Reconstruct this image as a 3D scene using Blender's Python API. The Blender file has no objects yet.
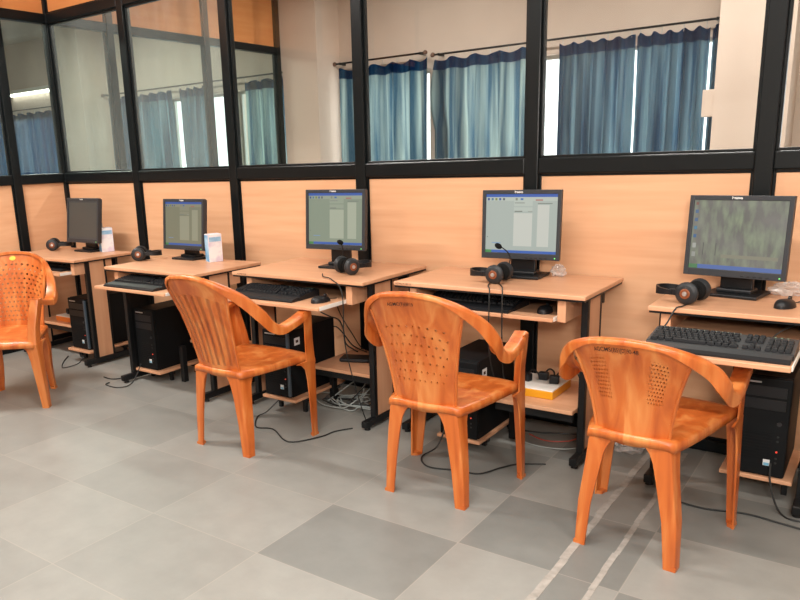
import bpy, bmesh, math, random
from mathutils import Vector, Matrix
random.seed(7)
S = bpy.context.scene
COL = S.collection
PI = math.pi
V = Vector

# ------------------------------------------------------------------ materials
def nodes(name):
    m = bpy.data.materials.new(name); m.use_nodes = True
    nt = m.node_tree; nt.nodes.clear()
    return m, nt, nt.nodes, nt.links
def princ(name, col, rough=.5, metal=0, spec=.5, **kw):
    m, nt, N, L = nodes(name)
    b = N.new('ShaderNodeBsdfPrincipled'); o = N.new('ShaderNodeOutputMaterial')
    b.inputs['Base Color'].default_value = (*col, 1); b.inputs['Roughness'].default_value = rough
    b.inputs['Metallic'].default_value = metal; b.inputs['Specular IOR Level'].default_value = spec
    for k, v in kw.items(): b.inputs[k].default_value = v
    L.new(b.outputs[0], o.inputs[0])
    return m
def varied(name, c1, c2, scale=(1, 1, 1), nscale=5, rough=.5, detail=4, spec=.5, bump=0, p0=.3, p1=.7, coord='Object', dist=0):
    m, nt, N, L = nodes(name)
    tc = N.new('ShaderNodeTexCoord'); mp = N.new('ShaderNodeMapping'); mp.inputs['Scale'].default_value = scale
    nz = N.new('ShaderNodeTexNoise'); nz.inputs['Scale'].default_value = nscale; nz.inputs['Detail'].default_value = detail
    nz.inputs['Distortion'].default_value = dist
    cr = N.new('ShaderNodeValToRGB')
    cr.color_ramp.elements[0].position = p0; cr.color_ramp.elements[0].color = (*c1, 1)
    cr.color_ramp.elements[1].position = p1; cr.color_ramp.elements[1].color = (*c2, 1)
    b = N.new('ShaderNodeBsdfPrincipled'); o = N.new('ShaderNodeOutputMaterial')
    b.inputs['Roughness'].default_value = rough; b.inputs['Specular IOR Level'].default_value = spec
    L.new(tc.outputs[coord], mp.inputs[0]); L.new(mp.outputs[0], nz.inputs[0]); L.new(nz.outputs[0], cr.inputs[0])
    L.new(cr.outputs[0], b.inputs['Base Color']); L.new(b.outputs[0], o.inputs[0])
    if bump:
        bp = N.new('ShaderNodeBump'); bp.inputs['Strength'].default_value = bump; bp.inputs['Distance'].default_value = .004
        L.new(nz.outputs[0], bp.inputs['Height']); L.new(bp.outputs[0], b.inputs['Normal'])
    return m
def srgb(h):
    h = h.lstrip('#'); c = [int(h[i:i+2], 16)/255 for i in (0, 2, 4)]
    return tuple(x/12.92 if x <= .04045 else ((x+.055)/1.055)**2.4 for x in c)

M = {}
M['panel'] = varied('panel_laminate', srgb('#D7A27C'), srgb('#E0B089'), (.55, 1, 9), 3.2, .42, 5, .35)
M['panelorange'] = varied('orange_laminate', srgb('#D98C52'), srgb('#E09A60'), (.55, .55, 9), 3.2, .45, 5, .35)
M['desk'] = varied('desk_laminate', srgb('#CE9874'), srgb('#D9A783'), (.7, 8, 8), 3.0, .33, 5, .4)
M['deskside'] = varied('desk_side_laminate', srgb('#CE9874'), srgb('#D9A783'), (8, 8, .6), 3.0, .38, 5, .4)
M['black'] = princ('black_powder_coated_steel', (.008, .009, .010), .38, 0, .3)
M['frame'] = princ('black_aluminium', (.006, .008, .009), .3, 0, .22)
M['wallcream'] = varied('cream_plaster', srgb('#CDBBAD'), srgb('#D6C5B7'), (1, 1, 1), 2.2, .85, 6, .2)
M['pillar'] = varied('pillar_plaster', srgb('#DCC9BA'), srgb('#E3D1C3'), (1, 1, 1), 2.2, .8, 6, .2)
M['ceil'] = princ('ceiling_white', srgb('#D8D4CC'), .9)
M['plasticblack'] = princ('black_plastic', (.009, .010, .012), .42, 0, .35)
M['plasticdark'] = princ('charcoal_plastic', (.018, .020, .023), .45, 0, .4)
M['casing'] = princ('tower_casing', (.006, .007, .008), .6, 0, .15)
M['trimhighlight'] = princ('blue_grey_trim_highlight', (.06, .085, .11), .35)
M['bezel'] = princ('monitor_charcoal', (.030, .034, .040), .42, 0, .4)
M['keys'] = princ('key_black', (.010, .011, .013), .55, 0, .2)
M['rubber'] = princ('cable_rubber', (.012, .014, .014), .5)
M['cablegrey'] = princ('cable_grey', (.34, .38, .37), .5)
M['cablered'] = princ('cable_red', srgb('#A8402F'), .5)
M['foam'] = princ('foam_black', (.01, .01, .01), .95, 0, .1)
M['silver'] = princ('silver', (.55, .56, .57), .3, .8)
M['white'] = princ('white_plastic', srgb('#E6E2DA'), .45)
M['yellow'] = princ('yellow_plastic', srgb('#DE9A1C'), .4)
M['orangeplastic'] = princ('orange_strip_plastic', srgb('#DD7A2E'), .4)
M['bronze'] = princ('copper_ring', srgb('#8A4F32'), .35, .3)
M['ink'] = princ('dark_ink', srgb('#3A2114'), .7)
M['whiteink'] = princ('white_ink', srgb('#D8D8D6'), .5)
M['plaster'] = varied('joint_cement', srgb('#8F8B84'), srgb('#A6A19A'), (1, 1, 1), 30, .85)
M['led_red'] = princ('red_led', (.5, .03, .02), .4, **{'Emission Color': (1, .1, .05, 1), 'Emission Strength': .6})
M['led_blue'] = princ('blue_led', (.2, .5, .7), .4, **{'Emission Color': (.4, .85, 1, 1), 'Emission Strength': .8})
M['sticker'] = princ('sticker_white', srgb('#DADCDC'), .5)
M['stickerblue'] = princ('sticker_blue', srgb('#6FB0CE'), .4)
M['boxblue'] = varied('carton_blue', srgb('#3E8CC4'), srgb('#B6D8EC'), (1, 1, 1), 16, .5)
M['boxwhite'] = varied('carton_white', srgb('#E8EAEE'), srgb('#C9B6D2'), (1, 1, 1), 18, .5, p0=.45, p1=.75)
M['winframe'] = princ('window_frame_white', srgb('#CFCBC4'), .5)
M['chalk'] = princ('lime_marks', srgb('#D8CDBE'), .9)

def plastic_film():
    m, nt, N, L = nodes('clear_plastic_film')
    t = N.new('ShaderNodeBsdfTransparent'); g = N.new('ShaderNodeBsdfPrincipled'); x = N.new('ShaderNodeMixShader'); o = N.new('ShaderNodeOutputMaterial')
    g.inputs['Base Color'].default_value = (.85, .82, .8, 1); g.inputs['Roughness'].default_value = .15
    x.inputs[0].default_value = .38
    L.new(t.outputs[0], x.inputs[1]); L.new(g.outputs[0], x.inputs[2]); L.new(x.outputs[0], o.inputs[0])
    return m
M['film'] = plastic_film()

def glass(name, tint, refl, veil=0):
    m, nt, N, L = nodes(name)
    t = N.new('ShaderNodeBsdfTransparent'); t.inputs[0].default_value = (*tint, 1)
    g = N.new('ShaderNodeBsdfGlossy'); g.inputs['Roughness'].default_value = .01; g.inputs[0].default_value = (.9, .95, .93, 1)
    lw = N.new('ShaderNodeLayerWeight'); lw.inputs['Blend'].default_value = .5
    pw = N.new('ShaderNodeMath'); pw.operation = 'POWER'; pw.inputs[1].default_value = 5
    ad = N.new('ShaderNodeMath'); ad.operation = 'MULTIPLY_ADD'; ad.inputs[1].default_value = .95; ad.inputs[2].default_value = .04
    ml = N.new('ShaderNodeMath'); ml.operation = 'MULTIPLY'; ml.inputs[1].default_value = refl
    L.new(lw.outputs['Facing'], pw.inputs[0]); L.new(pw.outputs[0], ad.inputs[0])
    x = N.new('ShaderNodeMixShader'); o = N.new('ShaderNodeOutputMaterial')
    L.new(ad.outputs[0], ml.inputs[0]); L.new(ml.outputs[0], x.inputs[0])
    L.new(t.outputs[0], x.inputs[1]); L.new(g.outputs[0], x.inputs[2]); 
    if veil:        # streaky pale haze painted on the pane as a veil of reflections
        df = N.new('ShaderNodeBsdfDiffuse'); df.inputs[0].default_value = (.62, .68, .66, 1)
        tc = N.new('ShaderNodeTexCoord'); mp = N.new('ShaderNodeMapping'); mp.inputs['Scale'].default_value = (5, 5, .8)
        nz = N.new('ShaderNodeTexNoise'); nz.inputs['Scale'].default_value = 1.4; nz.inputs['Detail'].default_value = 5
        mr = N.new('ShaderNodeMapRange'); mr.inputs[1].default_value = .3; mr.inputs[2].default_value = .7; mr.inputs[3].default_value = veil*.6; mr.inputs[4].default_value = veil*1.4
        L.new(tc.outputs['Object'], mp.inputs[0]); L.new(mp.outputs[0], nz.inputs[0]); L.new(nz.outputs[0], mr.inputs[0])
        y = N.new('ShaderNodeMixShader'); L.new(mr.outputs[0], y.inputs[0]); L.new(x.outputs[0], y.inputs[1]); L.new(df.outputs[0], y.inputs[2]); x = y
    L.new(x.outputs[0], o.inputs[0])
    return m
M['glassveiled'] = glass('reflection_veil_glass', (.96, .985, .97), .6, .075)
M['glass'] = glass('partition_glass', (.97, .98, .97), .6)
M['glasstint'] = glass('cross_partition_glass', (.84, .91, .88), .7, .05)

def curtain_mat(name, c1, c2, trans):
    m, nt, N, L = nodes(name)
    tc = N.new('ShaderNodeTexCoord'); mp = N.new('ShaderNodeMapping'); mp.inputs['Scale'].default_value = (10, 1, .35)
    nz = N.new('ShaderNodeTexNoise'); nz.inputs['Scale'].default_value = 1.6; nz.inputs['Detail'].default_value = 3
    cr = N.new('ShaderNodeValToRGB')
    cr.color_ramp.elements[0].position = .40; cr.color_ramp.elements[0].color = (*c1, 1)
    cr.color_ramp.elements[1].position = .64; cr.color_ramp.elements[1].color = (*c2, 1)  # dark streaks painted in for the shade of doubled folds
    d = N.new('ShaderNodeBsdfDiffuse'); t = N.new('ShaderNodeBsdfTranslucent'); x = N.new('ShaderNodeMixShader'); o = N.new('ShaderNodeOutputMaterial')
    x.inputs[0].default_value = trans+.08
    L.new(tc.outputs['Object'], mp.inputs[0]); L.new(mp.outputs[0], nz.inputs[0]); L.new(nz.outputs[0], cr.inputs[0])
    mu = N.new('ShaderNodeMixRGB'); mu.blend_type = 'MULTIPLY'; mu.inputs[0].default_value = 1; mu.inputs[2].default_value = (.36, .44, .58, 1)
    L.new(cr.outputs[0], mu.inputs[1]); L.new(mu.outputs[0], d.inputs[0]); L.new(cr.outputs[0], t.inputs[0])
    L.new(d.outputs[0], x.inputs[1]); L.new(t.outputs[0], x.inputs[2]); L.new(x.outputs[0], o.inputs[0])
    return m
M['curtain'] = curtain_mat('blue_curtain_cloth', srgb('#2E4E66'), srgb('#829EA6'), .5)
M['curtaingreen'] = curtain_mat('faded_curtain_cloth', srgb('#48687A'), srgb('#AFC0B8'), .55)
M['curtainnavy'] = curtain_mat('navy_curtain_cloth', srgb('#1E3E66'), srgb('#3A6484'), .4)

def chair_mat(name, pattern):
    m, nt, N, L = nodes(name)
    tc = N.new('ShaderNodeTexCoord'); mp = N.new('ShaderNodeMapping'); mp.inputs['Scale'].default_value = (1.3, 1.3, .17)
    nz = N.new('ShaderNodeTexNoise'); nz.inputs['Scale'].default_value = 13; nz.inputs['Detail'].default_value = 3; nz.inputs['Distortion'].default_value = .9
    cr = N.new('ShaderNodeValToRGB'); e = cr.color_ramp.elements
    e[0].position = .30; e[0].color = (*srgb('#A9501D'), 1)
    e[1].position = .72; e[1].color = (*srgb('#D18548'), 1)
    x = e.new(.5); x.color = (*srgb('#C0652A'), 1)
    b = N.new('ShaderNodeBsdfPrincipled'); o = N.new('ShaderNodeOutputMaterial')
    b.inputs['Roughness'].default_value = .34
    L.new(tc.outputs['Object'], mp.inputs[0]); L.new(mp.outputs[0], nz.inputs[0]); L.new(nz.outputs[0], cr.inputs[0]); L.new(cr.outputs[0], b.inputs['Base Color'])
    if pattern is None:
        L.new(b.outputs[0], o.inputs[0]); return m
    # pattern: real see-through holes laid out on the back's own (u, t) coordinates
    def mt(op, a, c=None, d=None):
        n = N.new('ShaderNodeMath'); n.operation = op
        for i, q in enumerate((a, c, d)):
            if q is None: continue
            if isinstance(q, (int, float)): n.inputs[i].default_value = q
            else: L.new(q, n.inputs[i])
        return n.outputs[0]
    sp = N.new('ShaderNodeSeparateXYZ'); L.new(tc.outputs['UV'], sp.inputs[0]); u, v = sp.outputs[0], sp.outputs[1]
    if pattern == 'groove':
        w = mt('SINE', mt('MULTIPLY', u, 2*PI*8))
        msk = mt('MULTIPLY', mt('GREATER_THAN', v, .12), mt('LESS_THAN', v, .82))
        bp = N.new('ShaderNodeBump'); bp.inputs['Distance'].default_value = .006; bp.inputs['Strength'].default_value = .9
        L.new(mt('MULTIPLY', w, msk), bp.inputs['Height']); L.new(bp.outputs[0], b.inputs['Normal']); L.new(b.outputs[0], o.inputs[0])
        return m
    nu, nv, r, u0, u1, v0, v1, mid = pattern
    row = mt('MULTIPLY', v, nv); fr = mt('FLOOR', row)
    off = mt('MULTIPLY', mt('MODULO', fr, 2.0), .5)
    cu = mt('SUBTRACT', mt('FRACT', mt('ADD', mt('MULTIPLY', u, nu), off)), .5)
    cv = mt('SUBTRACT', mt('FRACT', row), .5)
    dd = mt('ADD', mt('ABSOLUTE', cu), mt('ABSOLUTE', cv))
    hole = mt('LESS_THAN', dd, r)
    for q in (mt('GREATER_THAN', u, u0), mt('LESS_THAN', u, u1), mt('GREATER_THAN', v, v0), mt('LESS_THAN', v, v1)): hole = mt('MULTIPLY', hole, q)
    if mid: hole = mt('MULTIPLY', hole, mt('GREATER_THAN', mt('ABSOLUTE', mt('SUBTRACT', u, .5)), mid))
    t = N.new('ShaderNodeBsdfTransparent'); mx = N.new('ShaderNodeMixShader')
    L.new(hole, mx.inputs[0]); L.new(b.outputs[0], mx.inputs[1]); L.new(t.outputs[0], mx.inputs[2]); L.new(mx.outputs[0], o.inputs[0])
    return m
M['chair'] = chair_mat('orange_woodgrain_plastic', None)
M['chairgroove'] = chair_mat('orange_fluted_back', 'groove')
M['chairdots'] = chair_mat('orange_dotted_back', (12, 13, .17, .14, .88, .22, .80, 0))
M['chairmesh'] = chair_mat('orange_mesh_back', (34, 26, .36, .15, .85, .42, .86, .19))
M['chairdiamond'] = chair_mat('orange_diamond_back', (14, 17, .27, .06, .94, .14, .90, 0))

def floor_mat(tx, ty, ts, tsy, ga, gb):
    m, nt, N, L = nodes('grey_floor_tiles')
    def mt(op, a, c=None):
        n = N.new('ShaderNodeMath'); n.operation = op
        for i, q in enumerate((a, c)):
            if q is None: continue
            if isinstance(q, (int, float)): n.inputs[i].default_value = q
            else: L.new(q, n.inputs[i])
        return n.outputs[0]
    tc = N.new('ShaderNodeTexCoord'); sp = N.new('ShaderNodeSeparateXYZ'); L.new(tc.outputs['Object'], sp.inputs[0])
    X, Y = sp.outputs[0], sp.outputs[1]
    a = mt('DIVIDE', mt('SUBTRACT', X, tx), ts); c = mt('DIVIDE', mt('SUBTRACT', Y, ty), tsy)
    fa, fc = mt('FLOOR', a), mt('FLOOR', c)
    par = mt('ABSOLUTE', mt('MODULO', mt('ADD', fa, fc), 2.0))
    cell = N.new('ShaderNodeCombineXYZ'); L.new(fa, cell.inputs[0]); L.new(fc, cell.inputs[1])
    wn = N.new('ShaderNodeTexWhiteNoise'); wn.noise_dimensions = '2D'; L.new(cell.outputs[0], wn.inputs[0])
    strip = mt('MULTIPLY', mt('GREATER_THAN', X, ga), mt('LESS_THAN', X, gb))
    mild = mt('ADD', .14, mt('MULTIPLY', .54, mt('GREATER_THAN', fa, -.5)))        # contrast lowered on the left, flash glare painted into the tile colour
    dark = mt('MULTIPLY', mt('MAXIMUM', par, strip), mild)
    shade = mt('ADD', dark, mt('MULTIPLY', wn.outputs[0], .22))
    cr = N.new('ShaderNodeValToRGB'); cr.color_ramp.elements[0].color = (*srgb('#8D8D88'), 1); cr.color_ramp.elements[1].color = (*srgb('#70726F'), 1)
    L.new(shade, cr.inputs[0])
    nz = N.new('ShaderNodeTexNoise'); nz.inputs['Scale'].default_value = 7; nz.inputs['Detail'].default_value = 8; nz.inputs['Roughness'].default_value = .65
    L.new(tc.outputs['Object'], nz.inputs[0])
    mx = N.new('ShaderNodeMixRGB'); mx.blend_type = 'OVERLAY'; mx.inputs[0].default_value = .22
    L.new(cr.outputs[0], mx.inputs[1]); L.new(nz.outputs[0], mx.inputs[2])
    ja = mt('LESS_THAN', mt('ABSOLUTE', mt('SUBTRACT', mt('FRACT', mt('ADD', a, .5)), .5)), .0035)
    jc = mt('LESS_THAN', mt('ABSOLUTE', mt('SUBTRACT', mt('FRACT', mt('ADD', c, .5)), .5)), .0045)
    jm = N.new('ShaderNodeMixRGB'); jm.inputs[2].default_value = (*srgb('#9C978F'), 1)
    L.new(mt('MULTIPLY', mt('MAXIMUM', ja, jc), .6), jm.inputs[0]); L.new(mx.outputs[0], jm.inputs[1])
    b = N.new('ShaderNodeBsdfPrincipled'); o = N.new('ShaderNodeOutputMaterial')
    L.new(jm.outputs[0], b.inputs['Base Color'])
    rr = N.new('ShaderNodeMapRange'); rr.inputs[3].default_value = .32; rr.inputs[4].default_value = .52
    L.new(nz.outputs[0], rr.inputs[0]); L.new(rr.outputs[0], b.inputs['Roughness'])
    L.new(b.outputs[0], o.inputs[0])
    return m

def screen_mat(name, base, rects, strength=1.0, forest=False):
    m, nt, N, L = nodes(name)
    def mt(op, a, c=None):
        n = N.new('ShaderNodeMath'); n.operation = op
        for i, q in enumerate((a, c)):
            if q is None: continue
            if isinstance(q, (int, float)): n.inputs[i].default_value = q
            else: L.new(q, n.inputs[i])
        return n.outputs[0]
    tc = N.new('ShaderNodeTexCoord'); sp = N.new('ShaderNodeSeparateXYZ'); L.new(tc.outputs['UV'], sp.inputs[0]); u, v = sp.outputs[0], sp.outputs[1]
    if forest:
        mp = N.new('ShaderNodeMapping'); mp.inputs['Scale'].default_value = (9, 2.2, 1)
        L.new(tc.outputs['UV'], mp.inputs[0])
        nz = N.new('ShaderNodeTexNoise'); nz.inputs['Scale'].default_value = 1.5; nz.inputs['Detail'].default_value = 6; L.new(mp.outputs[0], nz.inputs[0])
        cr = N.new('ShaderNodeValToRGB'); e = cr.color_ramp.elements
        e[0].position = .40; e[0].color = (*srgb('#53584F'), 1); e[1].position = .66; e[1].color = (*srgb('#90A67E'), 1)
        L.new(nz.outputs[0], cr.inputs[0]); cur = cr.outputs[0]
        nz2 = N.new('ShaderNodeTexNoise'); nz2.inputs['Scale'].default_value = 2.2; L.new(tc.outputs['UV'], nz2.inputs[0])
        mx = N.new('ShaderNodeMixRGB'); mx.inputs[2].default_value = (*srgb('#979490'), 1)
        L.new(mt('MULTIPLY', nz2.outputs[0], .95), mx.inputs[0]); L.new(cur, mx.inputs[1]); cur = mx.outputs[0]  # grey patches mixed in as a painted reflection haze over the wallpaper
    else:
        rg = N.new('ShaderNodeRGB'); rg.outputs[0].default_value = (*base, 1); cur = rg.outputs[0]
    for x0, y0, x1, y1, c in rects:
        k = mt('MULTIPLY', mt('MULTIPLY', mt('GREATER_THAN', u, x0), mt('LESS_THAN', u, x1)), mt('MULTIPLY', mt('GREATER_THAN', v, y0), mt('LESS_THAN', v, y1)))
        mx = N.new('ShaderNodeMixRGB'); mx.inputs[2].default_value = (*srgb(c), 1)
        L.new(k, mx.inputs[0]); L.new(cur, mx.inputs[1]); cur = mx.outputs[0]
    b = N.new('ShaderNodeBsdfPrincipled'); o = N.new('ShaderNodeOutputMaterial')
    b.inputs['Base Color'].default_value = (.02, .02, .02, 1); b.inputs['Roughness'].default_value = .35
    L.new(cur, b.inputs['Emission Color']); b.inputs['Emission Strength'].default_value = strength
    L.new(b.outputs[0], o.inputs[0])
    return m

# ------------------------------------------------------------------ mesh helper
class MB:
    def __init__(s): s.bm = bmesh.new()
    def box(s, c, size, rot=None, bev=0, seg=2):
        r = bmesh.ops.create_cube(s.bm, size=1); vs = r['verts']
        mat = Matrix.Translation(V(c)) @ (rot.to_4x4() if rot else Matrix()) @ Matrix.Diagonal((*size, 1))
        bmesh.ops.transform(s.bm, matrix=mat, verts=vs)
        if bev:
            es = list({e for v in vs for e in v.link_edges})
            bmesh.ops.bevel(s.bm, geom=es, offset=bev, segments=seg, profile=.5, affect='EDGES')
        return s
    def b2(s, x0, x1, y0, y1, z0, z1, bev=0):
        return s.box(((x0+x1)/2, (y0+y1)/2, (z0+z1)/2), (abs(x1-x0), abs(y1-y0), abs(z1-z0)), None, bev)
    def cyl(s, p, q, r, r2=None, n=20):
        p, q = V(p), V(q); d = q-p
        rr = bmesh.ops.create_cone(s.bm, cap_ends=True, segments=n, radius1=r, radius2=r if r2 is None else r2, depth=d.length)
        bmesh.ops.transform(s.bm, matrix=Matrix.Translation((p+q)/2) @ d.to_track_quat('Z', 'Y').to_matrix().to_4x4(), verts=rr['verts'])
        return s
    def ball(s, c, r, scale=(1, 1, 1), rot=None, n=16):
        rr = bmesh.ops.create_uvsphere(s.bm, u_segments=n, v_segments=n//2+2, radius=r)
        bmesh.ops.transform(s.bm, matrix=Matrix.Translation(V(c)) @ (rot.to_4x4() if rot else Matrix()) @ Matrix.Diagonal((*scale, 1)), verts=rr['verts'])
        return s
    def tube(s, pts, r, n=8, smooth=True, sub=6):
        if smooth and len(pts) > 2: pts = catmull(pts, sub)
        pts = [V(p) for p in pts]; rings = []
        up = V((0, 0, 1))
        for i, p in enumerate(pts):
            t = (pts[min(i+1, len(pts)-1)]-pts[max(i-1, 0)])
            if t.length < 1e-9: t = V((1, 0, 0))
            t.normalize()
            a = t.cross(up)
            if a.length < .05: a = t.cross(V((1, 0, 0)))
            a.normalize(); b = a.cross(t); up = b.copy()
            rad = r[i*len(r)//len(pts)] if isinstance(r, (list, tuple)) else r
            rings.append([s.bm.verts.new(p+rad*(math.cos(2*PI*k/n)*a+math.sin(2*PI*k/n)*b)) for k in range(n)])
        for A, B in zip(rings, rings[1:]):
            for k in range(n): s.bm.faces.new((A[k], A[(k+1) % n], B[(k+1) % n], B[k]))
        s.bm.faces.new(rings[0][::-1]); s.bm.faces.new(rings[-1])
        return s
    def loft(s, rings, caps=True, closed=True):
        R = [[s.bm.verts.new(p) for p in r] for r in rings]; n = len(R[0])
        for A, B in zip(R, R[1:]):
            for k in range(n if closed else n-1): s.bm.faces.new((A[k], A[(k+1) % n], B[(k+1) % n], B[k]))
        if caps and closed: s.bm.faces.new(R[0][::-1]); s.bm.faces.new(R[-1])
        return s
    def grid(s, fn, nu, nv, uv=True):
        ul = s.bm.loops.layers.uv.verify()
        g = [[s.bm.verts.new(fn(i/nu, j/nv)) for i in range(nu+1)] for j in range(nv+1)]
        for j in range(nv):
            for i in range(nu):
                f = s.bm.faces.new((g[j][i], g[j][i+1], g[j+1][i+1], g[j+1][i]))
                for l, (a, b) in zip(f.loops, ((i, j), (i+1, j), (i+1, j+1), (i, j+1))): l[ul].uv = (a/nu, b/nv)
        return s
    def lathe(s, prof, c=(0, 0, 0), axis='Z', n=24, rot=None):
        rings = []
        for r, z in prof:
            ring = []
            for k in range(n):
                p = V((r*math.cos(2*PI*k/n), r*math.sin(2*PI*k/n), z))
                if rot: p = rot @ p
                ring.append(p+V(c))
            rings.append(ring)
        return s.loft(rings)
    def xf(s, mat): bmesh.ops.transform(s.bm, matrix=mat, verts=s.bm.verts); return s
    def build(s, name, mat, parent=None, smooth=False, solid=0, sub=0, angle=40):
        bmesh.ops.recalc_face_normals(s.bm, faces=s.bm.faces)
        me = bpy.data.meshes.new(name); s.bm.to_mesh(me); s.bm.free()
        for m in (mat if isinstance(mat, (list, tuple)) else [mat]): me.materials.append(m)
        o = bpy.data.objects.new(name, me); COL.objects.link(o)
        if parent: o.parent = parent
        if smooth:
            for p in me.polygons: p.use_smooth = True
            if angle and not solid and not sub:
                try: me.set_sharp_from_angle(angle=math.radians(angle))
                except Exception: pass
        if solid:
            md = o.modifiers.new('solid', 'SOLIDIFY'); md.thickness = solid; md.offset = 0
        if sub:
            md = o.modifiers.new('sub', 'SUBSURF'); md.levels = sub; md.render_levels = sub
        return o
def catmull(P, sub=6):
    P = [V(p) for p in P]; out = []
    for i in range(len(P)-1):
        p0, p1, p2, p3 = P[max(i-1, 0)], P[i], P[i+1], P[min(i+2, len(P)-1)]
        for k in range(sub):
            t = k/sub
            out.append(.5*((2*p1)+(-p0+p2)*t+(2*p0-5*p1+4*p2-p3)*t*t+(-p0+3*p1-3*p2+p3)*t**3))
    out.append(P[-1]); return out
def tag(o, label=None, cat=None, group=None, kind=None):
    if label: o['label'] = label
    if cat: o['category'] = cat
    if group: o['group'] = group
    if kind: o['kind'] = kind
    return o
def thing(name, label, cat, loc=(0, 0, 0), rz=0, group=None):
    o = bpy.data.objects.new(name, None); COL.objects.link(o); o.empty_display_size = .1
    o.location = loc; o.rotation_euler = (0, 0, rz)
    return tag(o, label, cat, group)
def dup(root, loc, rz, label):
    def cp(o, par):
        c = o.copy(); COL.objects.link(c)
        if par: c.parent = par
        for ch in o.children: cp(ch, c)
        return c
    r = cp(root, None); r.location = loc; r.rotation_euler = (0, 0, rz); r['label'] = label
    return r
def text_mesh(txt, size, mat, name, parent, fn, align='CENTER', bold=0):
    """lettering: glyph outlines filled, then every vertex carried onto a surface by fn(x, y)"""
    cu = bpy.data.curves.new(name, 'FONT'); cu.body = txt; cu.size = size; cu.align_x = align; cu.align_y = 'CENTER'; cu.offset = bold
    t = bpy.data.objects.new(name, cu); COL.objects.link(t)
    dg = bpy.context.evaluated_depsgraph_get(); me = bpy.data.meshes.new_from_object(t.evaluated_get(dg))
    bpy.data.objects.remove(t); bpy.data.curves.remove(cu)
    for v in me.vertices: v.co = fn(v.co.x, v.co.y)
    me.materials.clear(); me.materials.append(mat); me.name = name
    o = bpy.data.objects.new(name, me); COL.objects.link(o); o.parent = parent
    return o

# ------------------------------------------------------------------ room
XL, XR, YB, YF, ZC = -12.4, 2.0, -5.4, 3.0, 3.15
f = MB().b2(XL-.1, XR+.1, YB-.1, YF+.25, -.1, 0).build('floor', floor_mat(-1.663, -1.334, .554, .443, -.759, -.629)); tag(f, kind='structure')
c = MB().b2(XL-.1, XR+.1, YB-.1, YF+.25, ZC, ZC+.1).build('ceiling', M['ceil']); tag(c, kind='structure')
tag(MB().b2(XR, XR+.1, YB, YF, 0, ZC).build('wall_right', M['wallcream']), kind='structure')
tag(MB().b2(XL-.1, XR+.1, YB-.1, YB, 0, ZC).build('wall_rear', M['wallcream']), kind='structure')
tag(MB().b2(XL-.1, XL, YB, YF+.2, 0, ZC).build('wall_left', M['wallcream']), kind='structure')
# far wall with window openings
WIN = [(-11.6, -9.75), (-8.45, -6.42), (-6.28, -5.36), (-4.70, -3.69), (-3.44, -2.40), (-2.28, -1.10), (-.30, .8)]
wz0, wz1 = .95, 2.13
w = MB(); x = XL-.1
for a, b in WIN:
    w.b2(x, a, YF, YF+.2, 0, ZC); w.b2(a, b, YF, YF+.2, 0, wz0); w.b2(a, b, YF, YF+.2, wz1, ZC); x = b
w.b2(x, XR+.1, YF, YF+.2, 0, ZC)
tag(w.build('wall_far', M['wallcream']), kind='structure')
for i, (a, b) in enumerate(WIN):
    w = MB(); t = .03; y0, y1 = YF+.09, YF+.13
    for q in ((a, a+t, wz0, wz1), (b-t, b, wz0, wz1), (a+t, b-t, wz0, wz0+t), (a+t, b-t, wz1-t, wz1), ((a+b)/2-.02, (a+b)/2+.02, wz0+t, wz1-t)):
        w.b2(q[0], q[1], y0, y1, q[2], q[3])
    o = w.build('window_%d' % (i+1), M['winframe']); tag(o, kind='structure')
    MB().b2(a+t, b-t, YF+.105, YF+.111, wz0+t, wz1-t).build('pane', M['glass'], o)
# pillars
for i, (a, b, y) in enumerate([(-9.22, -8.62, 2.6), (-5.20, -4.75, 2.62), (-1.13, -.66, 2.6)]):
    tag(MB().b2(a, b, y, YF, 0, ZC).build('wall_pillar' + ('', '_middle', '_right')[i], M['pillar']), kind='structure')

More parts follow.
